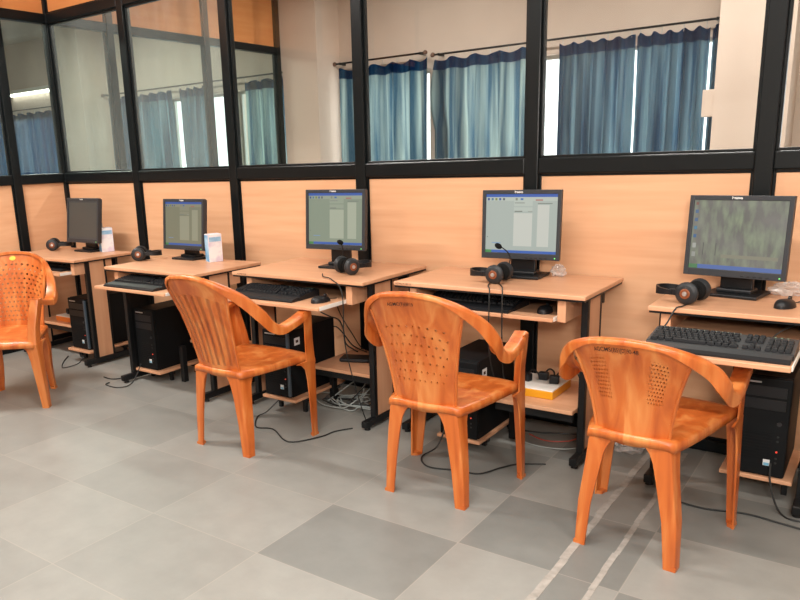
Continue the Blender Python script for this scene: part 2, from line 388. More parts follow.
# ---- curtain rods and curtains of the far wall
def rod(x0, x1, z, label):
    t = thing('curtain_rod', label, 'curtain rod', ((x0+x1)/2, YF-.1, z)); h = (x1-x0)/2
    MB().cyl((-h, 0, 0), (h, 0, 0), .009, n=12).build('rod', M['frame'], t, True)
    for s in (-1, 1):
        MB().ball((s*h, 0, 0), .022).build('finial', princ('rod_finial', srgb('#6A4A3A'), .4), t, True)
        MB().b2(s*(h-.06)-.008, s*(h-.06)+.008, 0, .1, -.012, .012).build('bracket', M['frame'], t)
rod(-12.2, -9.35, 2.2, 'dark curtain rod with dark curtain seen through the leftmost glass pane')
rod(-8.60, -5.25, 2.255, 'dark curtain rod seen through the tinted cross partition glass')
rod(-4.74, -3.68, 2.265, 'short dark curtain rod with ball ends right of the middle pillar')
rod(-3.60, -1.14, 2.235, 'long dark curtain rod running to the right hand pillar')
def curtain(x0, x1, ztop, mat, label, folds, seed, amp=.042, zb=.8, lean=(0, 0), bulge=0, y=YF-.1):
    rnd = random.Random(seed); n = max(24, int((x1-x0)*90)); ph = [rnd.uniform(0, 6.28) for _ in range(4)]
    w = x1-x0
    def fn(a, b):
        h = b
        ripple = math.sin(a*folds*2*PI+ph[0]+.7*math.sin(3*a*PI+ph[1]))+.45*math.sin(a*folds*4.3*PI+ph[2])
        flare = .55+.45*math.sin(min(1, (1-h)*1.6)*PI/2)
        xx = a*w-w/2 + lean[0]*(1-h)*(1-a)+lean[1]*(1-h)*a
        if bulge: xx += -bulge*math.sin(min(1, (1-h)*2.2)*PI)*(1-a)**3
        z = zb+(ztop-zb)*h+(.014*math.cos(a*folds*2*PI+ph[3]) if b > .9 else 0)*((h-.9)/.1)
        return (xx*.9845, amp*ripple*flare, z)
    o = MB().grid(fn, n, 24).build('curtain', mat, None, True)
    o.location = ((x0+x1)/2*.9845, y, 0)
    tag(o, label, 'curtain', 'blue curtains at the far windows')
    # gathered heading tape with small hooks
    MB().grid(lambda a, b: tuple(V(fn(a, .935+.065*b))+V((0, -.006, 0))), n, 2).build('heading_band', M['curtainnavy'], o, True)
    hk = MB()
    for k in range(int(w/.16)+1):
        xx = -w/2+.03+k*(w-.06)/max(1, int(w/.16)); hk.tube([(xx, 0, ztop-.01), (xx, .012, ztop+.02), (xx, 0, ztop+.045)], .003, 6)
    hk.build('hooks', M['silver'], o)
    return o
curtain(-11.95, -9.72, 2.14, M['curtainnavy'], 'dark navy curtain seen through the leftmost pane beside the corner post', 9, 1)
curtain(-8.60, -7.36, 2.20, M['curtain'], 'wide blue curtain left of two white window gaps, behind the tinted cross partition', 7, 2, lean=(0, .06))
curtain(-7.24, -6.70, 2.21, M['curtain'], 'narrow blue curtain between the two white window gaps behind the tinted cross partition', 4, 3, lean=(.05, .05))
curtain(-6.12, -5.33, 2.20, M['curtaingreen'], 'greenish grey curtain hanging next to the left side of the middle pillar', 4, 4)
curtain(-4.75, -3.70, 2.205, M['curtaingreen'], 'pale greenish curtain just right of the middle pillar', 5, 5)
curtain(-3.62, -2.70, 2.19, M['curtaingreen'], 'pale blue curtain with a dark bulging left edge, after the bare wall strip', 4, 6, bulge=.05)
curtain(-2.43, -1.815, 2.185, M['curtain'], 'blue curtain just right of the wide white window gap', 5, 7)
curtain(-1.80, -1.265, 2.185, M['curtain'], 'blue curtain hanging second closest to the right hand pillar', 5, 8)
curtain(-1.245, -1.165, 2.185, M['curtain'], 'narrow strip of blue curtain against the right hand pillar', 1, 11)
MB().b2(-1.21, -1.1295, 2.62, 2.72, 1.53, 1.72, .004).build('paper_patch', M['pillar'], bpy.data.objects['wall_pillar_right'])  # box standing in for a stuck piece of paper

# ------------------------------------------------------------------ glazed partition
PX = [.56, -.437, -1.408, -2.40, -3.386, -4.348, -5.244]
HW = .034; PD = .032          # half width, half depth of the aluminium section
RZ0, RZ1 = 1.228, 1.301       # middle rail
TZ0, TZ1 = 2.385, 2.455       # top rail
wp = bpy.data.objects.new('wall_partition', None); COL.objects.link(wp); tag(wp, kind='structure')
def section_post(x, y, parent, along='x', z1=ZC):
    m = MB(); m.b2(x-HW, x+HW, y-PD, y+PD, 0, z1, .005)
    # glazing beads on each side
    d = .012
    if along == 'x':
        m.b2(x-HW-d, x-HW+.001, y-.014, y+.014, 0, z1, .003); m.b2(x+HW-.001, x+HW+d, y-.014, y+.014, 0, z1, .003)
    else:
        m.b2(x-.014, x+.014, y-PD-d, y-PD+.001, 0, z1, .003); m.b2(x-.014, x+.014, y+PD-.001, y+PD+d, 0, z1, .003)
    return m.build('post', M['frame'], parent)
for x in PX[:-1]: section_post(x, 0, wp)
section_post(PX[-1], 0, wp)
for a, b in zip(PX, PX[1:]):
    x1, x0 = a-HW, b+HW
    for z0, z1 in ((RZ0, RZ1), (TZ0, TZ1), (.0, .055)):
        MB().b2(x0, x1, -PD+.002, PD-.002, z0, z1, .006).b2(x0+.002, x1-.002, -.014, .014, z0-.012 if z0 > .1 else z0, z1+.012, .003).build('rail', M['frame'], wp)
    MB().b2(x0, x1, -.009, .009, .056, RZ0+.001).build('wood_panel', M['panel'], wp)
    MB().b2(x0, x1, -.003, .003, RZ1, TZ0).build('glass_pane', M['glassveiled'] if x1 < -3.3 else M['glass'], wp)
    MB().b2(x0, x1, -.009, .009, TZ1, ZC).build('wood_panel', M['panelorange'], wp)
# cross partition: runs from the corner to the pillar behind, and towards the camera on the left
def cross(name, ys, gl):
    wq = bpy.data.objects.new(name, None); COL.objects.link(wq); tag(wq, kind='structure'); x = PX[-1]
    for y in ys[1:]: section_post(x, y, wq, 'y')
    for a, b in zip(ys, ys[1:]):
        lo, hi = min(a, b), max(a, b); lo += PD; hi -= PD
        for z0, z1 in ((RZ0, RZ1), (TZ0, TZ1), (.0, .055)):
            MB().b2(x-PD+.002, x+PD-.002, lo, hi, z0, z1, .006).build('rail', M['frame'], wq)
        MB().b2(x-.009, x+.009, lo, hi, .056, RZ0+.001).build('wood_panel', M['panel'], wq)
        MB().b2(x-.003, x+.003, lo, hi, RZ1, TZ0).build('glass_pane', gl, wq)
        MB().b2(x-.009, x+.009, lo, hi, TZ1, ZC).build('wood_panel', M['panelorange'], wq)
cross('wall_cross_partition', [0, .54, 1.60, 2.585], M['glasstint'])
cross('wall_left_partition', [0, -.42, -1.35, -2.3, -3.3, -4.3, -5.36], M['glasstint'])

# floor joints along the strip
for i, (x0, x1) in enumerate([(-.775, -.748), (-.638, -.618)]):
    m = MB()
    pts = 26
    for k in range(pts):
        y0 = -3.4+k*(3.3/pts); j = .003*math.sin(k*2.1+i)
        m.b2(x0+j, x1+j*.5, y0, y0+3.3/pts+.002, 0, .0012)
    tag(m.build('trim_%d' % (i+1), M['plaster']), kind='structure')

# ------------------------------------------------------------------ ceiling tube lights
def tube_light(x, y, rz, label, power, z=ZC):
    t = thing('tube_light', label, 'tube light', (x, y, z), rz, 'ceiling tube lights')
    MB().b2(-.62, .62, -.035, .035, -.05, -.001, .006).build('housing', M['white'], t)
    em = princ('tube_glow', (.9, .9, .88), .4, **{'Emission Color': (1, .97, .92, 1), 'Emission Strength': 9})
    MB().cyl((-.59, 0, -.07), (.59, 0, -.07), .014, n=14).build('tube', em, t, True)
    for s in (-1, 1): MB().b2(s*.6-.012, s*.6+.012, -.02, .02, -.09, -.05, .003).build('lamp_holder', M['white'], t)
    l = bpy.data.lights.new('tube_lamp', 'AREA'); l.shape = 'RECTANGLE'; l.size = 1.2; l.size_y = .12; l.energy = power; l.color = (1, .96, .91)
    lo = bpy.data.objects.new('tube_lamp', l); COL.objects.link(lo); lo.parent = t; lo.location = (0, 0, -.12)
for x, y, p, lab in [(-4.2, -1.9, 95, 'tube light on the ceiling above the aisle behind the left chairs'), (-1.2, -2.3, 60, 'tube light on the ceiling above the aisle in the middle'),
                  (.9, -2.3, 50, 'tube light on the ceiling nearest the right wall'), (-3.2, -4.3, 50, 'tube light near the rear wall on the left'), (-.4, -4.3, 50, 'tube light near the rear wall on the right'),
                  (-3.3, 1.5, 45, 'tube light beyond the partition near the middle pillar'), (-.9, 1.5, 45, 'tube light beyond the partition near the right pillar'),
                  (-7.4, 1.4, 75, 'tube light in the room behind the cross partition'), (-7.6, -2.2, 70, 'tube light in the room left of the partition')]:
    tube_light(x, y, 0, lab, p)
tube_light(-10.34, 2.966, 0, 'tube light on the far wall above the navy curtain, seen through the leftmost pane', .6, 2.50)
# the photographer's flash
l = bpy.data.lights.new('camera_flash', 'AREA'); l.shape = 'DISK'; l.size = .35; l.energy = 55; l.color = (1, .95, .88)
fl = bpy.data.objects.new('camera_flash', l); COL.objects.link(fl); fl.location = (.35, -3.75, 1.75)
fl.rotation_euler = (V((-1.9, -.2, .8))-V(fl.location)).to_track_quat('-Z', 'Y').to_euler()
# ------------------------------------------------------------------ computer desks
def desk(label, x0, x1, yf, d, h, tray, shelf, ttray, group='computer desks along the partition', blackleft=False, pw=.145):
    w = x1-x0; cx, cy = (x0+x1)/2, yf+d/2
    t = thing('computer_desk', label, 'desk', (cx, cy, 0), 0, group)
    L = lambda x, y, z: (x-cx, y-cy, z)
    def bx(xa, xb, ya, yb, za, zb, bev=0, m=None): return (m or MB()).b2(xa-cx, xb-cx, ya-cy, yb-cy, za, zb, bev)
    bx(x0, x1, yf, yf+d, h-.018, h, .003).build('desktop', M['desk'], t)
    bx(x0+.004, x1-.004, yf+.004, yf+d-.004, h-.026, h-.0185).build('shadow_gap_band', M['black'], t)  # black sheet added to draw the shadow gap below the top's edge
    bx(x0+.05, x1-.05, yf+d-.12, yf+d-.10, h-.10, h-.0265).build('crossbar', M['black'], t)
    for s in (-1, 1):
        xc = x0+.034 if s < 0 else x1-.034
        a = yf+.10
        bx(xc-.014, xc+.014, a, a+.03, .045, h-.0265, .003).build('leg', M['black'], t)
        bx(xc-.012, xc+.012, a+.03+pw, a+.045+pw, .045, h-.0265, .002).build('leg', M['black'], t)
        bx(xc-.009, xc+.009, a+.03, a+.03+pw, .052, h-.0265).build('side_panel', M['black'] if (s < 0 and blackleft) else M['deskside'], t)
        ft = bx(xc-.017, xc+.017, yf+.02, -.05, .014, .05, .005).build('foot', M['black'], t)
        for yy in (yf+.05, -.08): MB().cyl(L(xc, yy, 0), L(xc, yy, .0145), .016, .012, 12).build('glide', M['black'], ft)
    tx0, tx1, ty, tz = tray; yb = yf+d-.16
    tr = bx(tx0, tx1, ty, yb, tz-.017, tz, .003).build('keyboard_tray', M['desk'], t)
    bx(tx1, tx1+.004, ty+.01, yb-.02, tz-.014, tz+.004).build('tray_runner', M['white'], tr)
    for xa in (tx0-.045, tx1+.006):
        bx(xa, xa+.036, max(yf+.02, ty+.02), yb, tz-.02, h-.0265, .002).build('tray_bracket', M['deskside'], t)
    if shelf:
        sx0, sx1, sy, sz = shelf
        bx(sx0, sx1, sy, yf+d-.03, sz-.018, sz, .003).build('shelf', M['desk'], t)
        bx(sx0+.004, sx1-.004, sy+.015, sy+.035, sz-.055, sz-.0185).build('shelf_rail', M['black'], t)
        e = sx0+.02 if shelf[0] > ttray[0] else sx1-.02
        bx(e-.016, e+.016, yf+d-.30, yf+d-.265, 0, sz-.0185, .003).build('support_post', M['black'], t)
    ax0, ax1, ay, az = ttray
    bx(ax0, ax1, ay, min(ay+.46, yf+d-.03), az-.016, az, .003).build('tower_tray', M['desk'], t)
    for yy in (ay+.10, min(ay+.46, yf+d-.03)-.08):
        bx(ax0+.01, ax1-.01, yy, yy+.03, az-.04, az-.0165).build('tray_support', M['black'], t)
        for xx in (ax0+.02, ax1-.04):
            bx(xx, xx+.02, yy+.005, yy+.025, 0, az-.0405).build('tray_foot', M['black'], t)
    return t
D1 = desk('leftmost computer desk, in the corner by the cross partition, its side panel facing the aisle', -5.12, -4.295, -.64, .48, .745, (-4.98, -4.372, -.71, .66), (-5.03, -4.60, -.52, .25), (-4.595, -4.34, -.57, .1), pw=.115)
D2 = desk('second computer desk from the left, with a carton beside its sallow screen', -3.83, -3.03, -.74, .54, .745, (-3.72, -3.10, -.90, .66), (-3.50, -3.10, -.40, .25), (-3.79, -3.55, -.62, .08), blackleft=True)
D3 = desk('middle computer desk with a flat black device lying on its lower shelf', -2.843, -1.977, -.637, .60, .76, (-2.71, -2.10, -.83, .66), (-2.445, -2.03, -.48, .25), (-2.66, -2.425, -.65, .1))
D4 = desk('computer desk with the yellow power box on its lower shelf', -1.862, -.953, -.55, .515, .76, (-1.74, -1.08, -.565, .66), (-1.37, -1.005, -.50, .25), (-1.615, -1.395, -.585, .06))
D5 = desk('rightmost computer desk, its mouse lying on the desktop and a keyboard on the extended tray', -.714, -.13, -.55, .50, .745, (-.625, -.20, -.90, .66), None, (-.44, -.195, -.44, .1))
# inventory lettering along two front edges and a tray
text_mesh('NCMS/LT/180-15', .012, M['ink'], 'lettering', D4, lambda x, y: V((x-.40, -.2585, .751+y)))
text_mesh('NCMS/LT/18', .012, M['ink'], 'lettering', D3, lambda x, y: V((x-.36, -.3015, .751+y)))
text_mesh('-19', .013, M['ink'], 'lettering', D5, lambda x, y: V((x-.098, -.601, .6515+y)))

# ------------------------------------------------------------------ monitors
def office_screen(name, base, light, panel, k):
    r = [(0, .95, 1, 1, '#2E5FB4'), (0, 0, 1, .045, '#2C62B8'), (0, 0, .09, .045, '#3E8E4A'), (0, .885, 1, .95, light)]
    for i, c in enumerate(['#26468C', '#4C7A9A', '#7C8A40', '#3C5A9C', '#55606A']): r.append((.02+i*.055, .895, .05+i*.055, .935, c))
    r += [(.42, .895, .45, .935, '#8A8E80'), (.49, .9, .53, .93, '#3D6FAE'), (.70, .89, .80, .91, '#B06A62'),
          (.40, .80, .66, .885, light), (.41, .845, .55, .86, '#8C938A'), (.40, .71, .66, .78, light), (.41, .70, .52, .72, '#7E877E'),
          (.60, .70, .66, .715, '#9AA096'), (.40, .12, .66, .68, panel), (.73, .12, .89, .82, panel), (.73, .835, .93, .85, '#7C857C'),
          (.09, .16, .22, .175, '#7FA2C4'), (.02, .26, .035, .275, '#6C7A74')]
    return screen_mat(name, srgb(base), r, k)
SC = {
 1: screen_mat('dim_grey_screen', srgb('#4C4F49'), [(0, 0, 1, .05, '#454A4C'), (0, .95, 1, 1, '#3E4446')], .55),
 2: office_screen('desktop_screen_sallow', '#86886F', '#94957D', '#A3A48B', .72),
 3: office_screen('desktop_screen_green', '#8E9C88', '#9DA995', '#B2BAA4', .80),
 4: office_screen('desktop_screen_bright', '#AFBAB2', '#BCC6BC', '#CDD0C6', .88),
 5: screen_mat('forest_wallpaper_screen', srgb('#6A6C68'),
    [(0, 0, 1, .06, '#5577BC'), (0, 0, .10, .06, '#4C8A5A')] + [(.14+.07*i, .20, .15+.07*i, .38, '#5C625A') for i in (0, 2)]
    + [(.35, .17, .95, .22, '#94937F'), (.02, .93, .05, .97, '#8A5A50'), (.02, .81, .055, .86, '#48709C'), (.02, .69, .055, .74, '#48709C'), (.02, .57, .055, .62, '#4C8AA8'), (.02, .45, .055, .50, '#3F6FA0'), (.02, .30, .06, .37, '#B9BBB4'), (.02, .17, .06, .24, '#A9ACA4')], .72, True),
}
def monitor(label, loc, deskz, rz, tilt, lift, k, base_back=.06):
    """loc = x, y of the screen front; lift = height of the screen centre over the desk"""
    t = thing('flat_monitor', label, 'monitor', (loc[0], loc[1], deskz+.0005), math.radians(rz), 'black flat monitors on the desks')
    W, H = .372, .316
    R = Matrix.Translation((0, 0, lift)) @ Matrix.Rotation(-math.radians(tilt), 4, 'X')
    m = MB()
    sw, st, sb = .017, .019, .028
    m.b2(-W/2, -W/2+sw, -.012, .012, -H/2, H/2, .002).b2(W/2-sw, W/2, -.012, .012, -H/2, H/2, .002)
    m.b2(-W/2+sw-.001, W/2-sw+.001, -.0118, .012, H/2-st, H/2, .002).b2(-W/2+sw-.001, W/2-sw+.001, -.0118, .012, -H/2, -H/2+sb, .002)
    m.xf(R).build('bezel', M['bezel'], t)
    m = MB().b2(-W/2+.004, W/2-.004, -.004, .026, -H/2+.004, H/2-.004, .004)
    m.loft([[(-.15*s, .026+.03*(1-s), -.13*s), (.15*s, .026+.03*(1-s), -.13*s), (.15*s, .026+.03*(1-s), .12*s), (-.15*s, .026+.03*(1-s), .12*s)] for s in (1, .85, .7)])
    m.xf(R).build('back_housing', M['bezel'], t)
    m = MB(); ax, az0, az1 = W/2-sw, -H/2+sb, H/2-st
    m.grid(lambda a, b: (-ax+2*ax*a, -.006, az0+(az1-az0)*b), 1, 1)
    m.xf(R).build('screen', SC[k], t)
    b = MB()
    for i in range(5): b.b2(.03+.022*i, .042+.022*i, -.0135, -.012, -H/2+.006, -H/2+.010)
    b.xf(R).build('buttons', M['plasticblack'], t)
    MB().cyl((W/2-.02, -.0135, -H/2+.010), (W/2-.02, -.0115, -H/2+.010), .003, n=10).xf(R).build('power_light', princ('power_green', (.1, .5, .12), .4, **{'Emission Color': (.3, 1, .3, 1), 'Emission Strength': .5}), t)
    text_mesh('lenovo', .014, M['whiteink'], 'maker_lettering', t, lambda x, y: R @ V((x-.01, -.0125, H/2-.0095+y)), bold=.0006)
    # stand
    m = MB()
    m.b2(-.06, .06, .034, .058, .012, lift+.02, .004)
    m.build('neck', M['plasticblack'], t)
    MB().b2(-.10, .10, base_back-.10, base_back+.075, 0, .013, .004).b2(-.065, .065, base_back-.055, base_back+.03, .012, .03, .006).build('base', M['plasticblack'], t)
    return t
monitor('leftmost monitor, dim grey screen, in the corner beside a carton', (-4.655, -.285), .745, 0, 8, .222, 1)
monitor('monitor with sallow screen on the second desk from the left, carton to its right', (-3.575, -.30), .745, 0, 6, .220, 2)
monitor('monitor with greenish screen in front of a black post on the middle desk', (-2.372, -.31), .76, 4, 4, .258, 3)
monitor('monitor with the brightest office screen, on the desk above the yellow power box', (-1.372, -.22), .76, 3, 2, .246, 4)
monitor('rightmost monitor showing a forest wallpaper with desktop icons', (-.478, -.235), .745, -9, 4, .236, 5)

# ------------------------------------------------------------------ keyboards and mice
def keyboard(label, x, y, z, rz=0):
    t = thing('keyboard', label, 'keyboard', (x, y, z+.0005), rz, 'black keyboards on the keyboard trays')
    W, Dp = .445, .165
    def slope(a): return .019+.017*a
    pr = [(-Dp/2, 0), (Dp/2, 0), (Dp/2, .034), (Dp/2-.02, .036), (-Dp/2+.01, .019), (-Dp/2, .015)]
    MB().loft([[(s*W/2, p[0], p[1]) for p in pr] for s in (-1, 1)]).build('case', M['plasticblack'], t)
    pm = [(-Dp/2-.058, 0), (-Dp/2-.001, 0), (-Dp/2-.001, .018), (-Dp/2-.045, .014), (-Dp/2-.058, .006)]
    MB().loft([[(s*W/2*.985, p[0], p[1]) for p in pm] for s in (-1, 1)]).build('palm_rest', M['plasticblack'], t)
    def block(name, xs, rows, skip=None):
        m = MB()
        for r in (skip or rows):
            a = (r+.5)/6.4; yy = -Dp/2+.014+a*(Dp-.03); zz = slope(a)
            for i, (xa, wd) in enumerate(xs(r)):
                h = .0085
                m.loft([[(xa, yy-.008, zz), (xa+wd, yy-.008, zz), (xa+wd, yy+.008, zz+.0015), (xa, yy+.008, zz+.0015)],
                        [(xa+.002, yy-.0055, zz+h), (xa+wd-.002, yy-.0055, zz+h), (xa+wd-.002, yy+.006, zz+h+.0015), (xa+.002, yy+.006, zz+h+.0015)]])
        m.build(name, M['keys'], t)
    def main(r):
        if r == 0: return [(-.213, .024), (-.187, .019), (-.166, .024), (-.140, .105), (-.033, .024), (-.007, .019), (.014, .019), (.035, .026)]
        out = []; xx = -.213; off = [0, .040, .033, .027, .018, .018][r]
        out.append((xx, off)); xx += off+.0012
        while xx+.017 < .062: out.append((xx, .0172)); xx += .0188
        return out
    block('main_keys', main, range(6))
    block('arrow_keys', lambda r: [(.072+.019*i, .0172) for i in range(3) if r == 0 or i == 1], (0, 1))
    block('cursor_keys', lambda r: [(.072+.019*i, .0172) for i in range(3)], (3, 4, 5))
    block('number_keys', lambda r: [(.138+.019*i, .0172) for i in range(4)], range(5))
    m = MB()
    for i in range(3): m.b2(.15+i*.018, .156+i*.018, Dp/2-.016, Dp/2-.012, .036, .0372)
    m.build('indicator_lights', princ('indicator', (.25, .4, .28), .4), t)
    MB().b2(-.20, -.06, Dp/2-.010, Dp/2-.004, .0345, .0368).b2(-.045, .05, Dp/2-.010, Dp/2-.004, .0345, .0368).build('legend_strip', princ('legend_strip', srgb('#6A7A72'), .5), t)
    return t
KB = [keyboard('dark keyboard on the tray of the leftmost desk, half hidden by the chair', -4.67, -.50, .66),
      keyboard('keyboard on the tray of the second desk from the left', -3.43, -.745, .66),
      keyboard('keyboard on the tray of the middle desk, a mouse to its right', -2.52, -.655, .66, .03),
      keyboard('keyboard deep in shadow on the tray under the desk with the yellow power box', -1.50, -.415, .66),
      keyboard('big keyboard on the extended tray of the rightmost desk', -.425, -.735, .66)]
def mouse(label, x, y, z, rz=0):
    t = thing('computer_mouse', label, 'mouse', (x, y, z+.0005), rz, 'black computer mice')
    m = MB()
    def fn(a, b):
        th = a*2*PI; ph = b*PI/2
        return (.031*math.cos(th)*math.cos(ph)**.6*(1-.12*math.sin(th)), .057*math.sin(th)*math.cos(ph)**.6, .030*math.sin(ph)**.9*(1-.25*math.sin(th)*math.cos(ph)))
    m.grid(fn, 28, 9)
    bmesh.ops.remove_doubles(m.bm, verts=m.bm.verts, dist=.0004)
    m.build('shell', M['plasticblack'], t, True, angle=0)
    MB().cyl((-.004, .030, .028), (.004, .030, .028), .009, n=14).build('wheel', M['plasticblack'], t, True)
    MB().tube([(0, .052, .010), (0, .075, .006), (.004, .10, .004)], .0022).build('lead', M['rubber'], t, True)
    return t
mouse('mouse on the tray of the middle desk, right of the keyboard', -2.185, -.70, .66, -.2)
mouse('mouse on the tray under the desk with the yellow power box', -1.155, -.45, .66, .1)
mouse('mouse lying on top of the rightmost desk beside the monitor foot', -.281, -.365, .745, -.3)

# ------------------------------------------------------------------ headsets
def headset(label, x, y, z, rz, mic=0, flip=1):
    t = thing('headset', label, 'headset', (x, y, z+.0005), rz, 'black headsets lying on the desks')
    R = .043
    for s in (-1, 1):
        yy = s*.052
        o = -1 if s < 0 else 1
        rot = Matrix.Rotation(PI/2 if s < 0 else -PI/2, 3, 'X')     # lathe axis points outwards
        c = MB().lathe([(.002, -.020), (.030, -.020), (.037, -.013), (R, -.002), (R, .006), (.036, .013), (.030, .016), (.002, .016)], (0, yy, R+.001), n=28, rot=rot).build('ear_cup', M['plasticdark'], t, True)
        MB().lathe([(.014, -.036), (.028, -.037), (.037, -.030), (.037, -.0215), (.02, -.0205), (.014, -.024)], (0, yy, R+.001), n=28, rot=rot).build('ear_cushion', M['foam'], c, True)
        MB().lathe([(.011, .0155), (.018, .0165), (.0195, .0182), (.017, .0195), (.011, .019)], (0, yy, R+.001), n=28, rot=rot).build('copper_ring', M['bronze'], c, True)
        MB().lathe([(.0005, .019), (.009, .019), (.0085, .023), (.0005, .0245)], (0, yy, R+.001), n=20, rot=rot).build('silver_cap', M['silver'], c, True)
        # yoke
        MB().box((-.048*flip, yy*1.03, R+.001), (.04, .010, .024), None, .003).build('yoke', M['plasticblack'], t)
    m = MB(); N = 26; rings = []
    for i in range(N+1):
        a = -PI/2+PI*i/N
        px, py = -(.058+.078*math.cos(a)**.8 if math.cos(a) > 1e-6 else .058), .058*math.sin(a)
        nx, ny = -math.cos(a), math.sin(a); wd = .009+.007*math.cos(a)
        px *= flip; nx *= flip
        rings.append([(px+nx*.004, py+ny*.004, R-wd), (px+nx*.004, py+ny*.004, R+wd), (px-nx*.005, py-ny*.005, R+wd), (px-nx*.005, py-ny*.005, R-wd)])
    m.loft(rings).build('headband', M['plasticblack'], t, True)
    if mic:
        pts = [(.012, .070, R+.02), (.020, .070, R+.055), (.014, .060, R+.085), (-.004, .04, R+.108), (-.018, .025, R+.118)]
        MB().tube(pts, .0026).build('microphone_boom', M['plasticblack'], t, True)
        MB().ball(pts[-1], .0135, (1.35, 1, .9), Matrix.Rotation(.5, 3, 'Y')).build('microphone_foam', M['foam'], t, True)
    return t
headset('headset in the far left corner, round cup turned to the room', -5.0, -.33, .745, .85, 0, -1)
headset('headset on the second desk from the left, beside the sallow screen', -3.85, -.45, .745, .75, 0, -1)
headset('headset with raised microphone in front of the greenish screen on the middle desk', -2.20, -.46, .76, 1.15, 1, -1)
headset('headset with raised microphone in front of the brightest office screen', -1.405, -.375, .76, .0, 1)
headset('headset at the left edge of the rightmost desk with the keyboard tray out', -.585, -.42, .745, -.22)

# ------------------------------------------------------------------ cartons, plastic wrap
def carton(label, x, y, z, rz):
    t = thing('carton', label, 'carton', (x, y, z+.0005), rz, 'blue and white cartons by the monitors')
    w, d, h = .088, .062, .168
    MB().b2(-w/2, w/2, -d/2, d/2, 0, h, .002).build('box_body', M['boxwhite'], t)
    MB().b2(-w/2-.0006, -w/2, -d/2+.002, d/2-.002, .004, h-.004).build('blue_side', M['boxblue'], t)
    MB().b2(-w/2+.006, w/2-.006, -d/2-.0006, -d/2, h*.74, h*.90).build('printed_band', M['boxblue'], t)
    m = MB()
    m.loft([[(-w/2, -d/2+.001, h), (w/2, -d/2+.001, h), (w/2, d/2-.001, h), (-w/2, d/2-.001, h)], [(-w/2+.012, -.004, h+.005), (w/2-.012, -.004, h+.005), (w/2-.012, .004, h+.005), (-w/2+.012, .004, h+.005)]])
    m.build('lid', M['boxwhite'], t)
    return t
carton('blue and white carton right of the leftmost monitor', -4.50, -.225, .745, 1.22)
carton('blue and white carton right of the sallow screen on the second desk from the left', -3.325, -.30, .745, 1.18)
def wrap(label, x, y, z, s, seed, name='plastic_wrap', mat='film'):
    rnd = random.Random(seed); m = MB(); m.ball((0, 0, 0), 1, n=18)
    for v in m.bm.verts:
        k = .75+.5*rnd.random(); v.co = V((v.co.x*s[0]*k, v.co.y*s[1]*k, max(v.co.z*s[2]*k, -s[2]*.7)))
    o = m.build(name, M[mat], None); o.location = (x, y, z+s[2]*.7+.0008)
    tag(o, label, 'plastic bag')
wrap('crumpled clear plastic beside the foot of the brightest office monitor', -1.235, -.10, .76, (.035, .025, .03), 3)
wrap('crumpled clear plastic behind the foot of the rightmost monitor', -.30, -.115, .745, (.06, .03, .03), 5)
wrap('wisp of clear plastic beside the leftmost monitor, above the carton', -4.575, -.20, .745, (.02, .016, .12), 9)
wrap('crumpled pale plastic bag on the floor at the foot of the partition', -.86, -.20, 0, (.075, .05, .035), 12)

# ------------------------------------------------------------------ tower computers
def tower(label, x0, x1, yf, z, h=.36, dp=.40, trim=False, tagside=False):
    cx, w = (x0+x1)/2, x1-x0
    t = thing('computer_tower', label, 'computer tower', (cx, yf, z+.0005), 0, 'black computer towers under the desks')
    MB().b2(-w/2, w/2, .02, dp, 0, h, .003).build('case', M['casing'], t)
    MB().b2(-w/2, w/2, 0, .0195, .002, h-.002, .006).build('front_panel', M['casing'], t)
    MB().b2(-w/2+.015, w/2-.015, -.003, .0, h-.075, h-.035, .001).b2(-w/2+.015, w/2-.015, -.003, 0, h-.125, h-.085, .001).build('drive_bay', M['plasticblack'], t)
    MB().b2(-w/2+.02, -w/2+.09, -.0015, 0, h-.024, h-.018).build('silver_strip', M['silver'], t)
    g = MB()
    for i in range(9): g.b2(-w/2+.03, w/2-.05, -.0015, 0, .07+i*.012, .074+i*.012)
    g.build('vent_slots', M['casing'], t)
    MB().cyl((w/2-.03, -.004, h*.55), (w/2-.03, 0, h*.55), .008, n=14).build('power_button', M['plasticdark'], t)
    MB().cyl((w/2-.03, -.003, .105), (w/2-.03, 0, .105), .0035, n=10).build('red_light', M['led_red'], t)
    m = MB()
    for i in range(4): m.cyl((w/2-.03, -.002, .06+.018*i+(.05 if i > 1 else 0)), (w/2-.03, 0, .06+.018*i+(.05 if i > 1 else 0)), .004, n=10)
    m.build('sockets', M['rubber'], t)
    s = MB().b2(-.010+w*.18, .012+w*.18, -.0012, 0, .045, .07).build('sticker', M['sticker'], t); s['label'] = 'small pale blue maker sticker'
    MB().b2(-.008+w*.18, .010+w*.18, -.0018, -.0012, .046, .057).build('sticker_patch', M['stickerblue'], s)
    if trim: MB().b2(w/2-.014, w/2+.0012, -.0035, .012, .01, h-.01, .003).build('highlight_trim', M['trimhighlight'], t)  # strip added in blue-grey as a painted highlight along the front edge
    if tagside:
        k = MB().b2(w/2, w/2+.0008, .05, .095, h-.085, h-.045).build('side_label', M['sticker'], t)
        MB().b2(w/2+.0008, w/2+.0014, .062, .082, h-.072, h-.058).build('label_mark', M['ink'], k)
    return t
tower('computer tower under the leftmost desk, behind its side panel', -4.57, -4.375, -.545, .1, trim=True)
tower('computer tower under the second desk from the left with blue and red lights', -3.775, -3.595, -.60, .08, .385, .385)
tower('computer tower under the middle desk with a white label on its side', -2.645, -2.465, -.64, .1, .365, .40, True, True)
tower('computer tower under the desk with the yellow power box, behind the chair with dotted back', -1.60, -1.41, -.58, .06, .37, .40, tagside=True)
tower('computer tower with silver strip under the rightmost desk', -.415, -.225, -.43, .1, .39, .36)

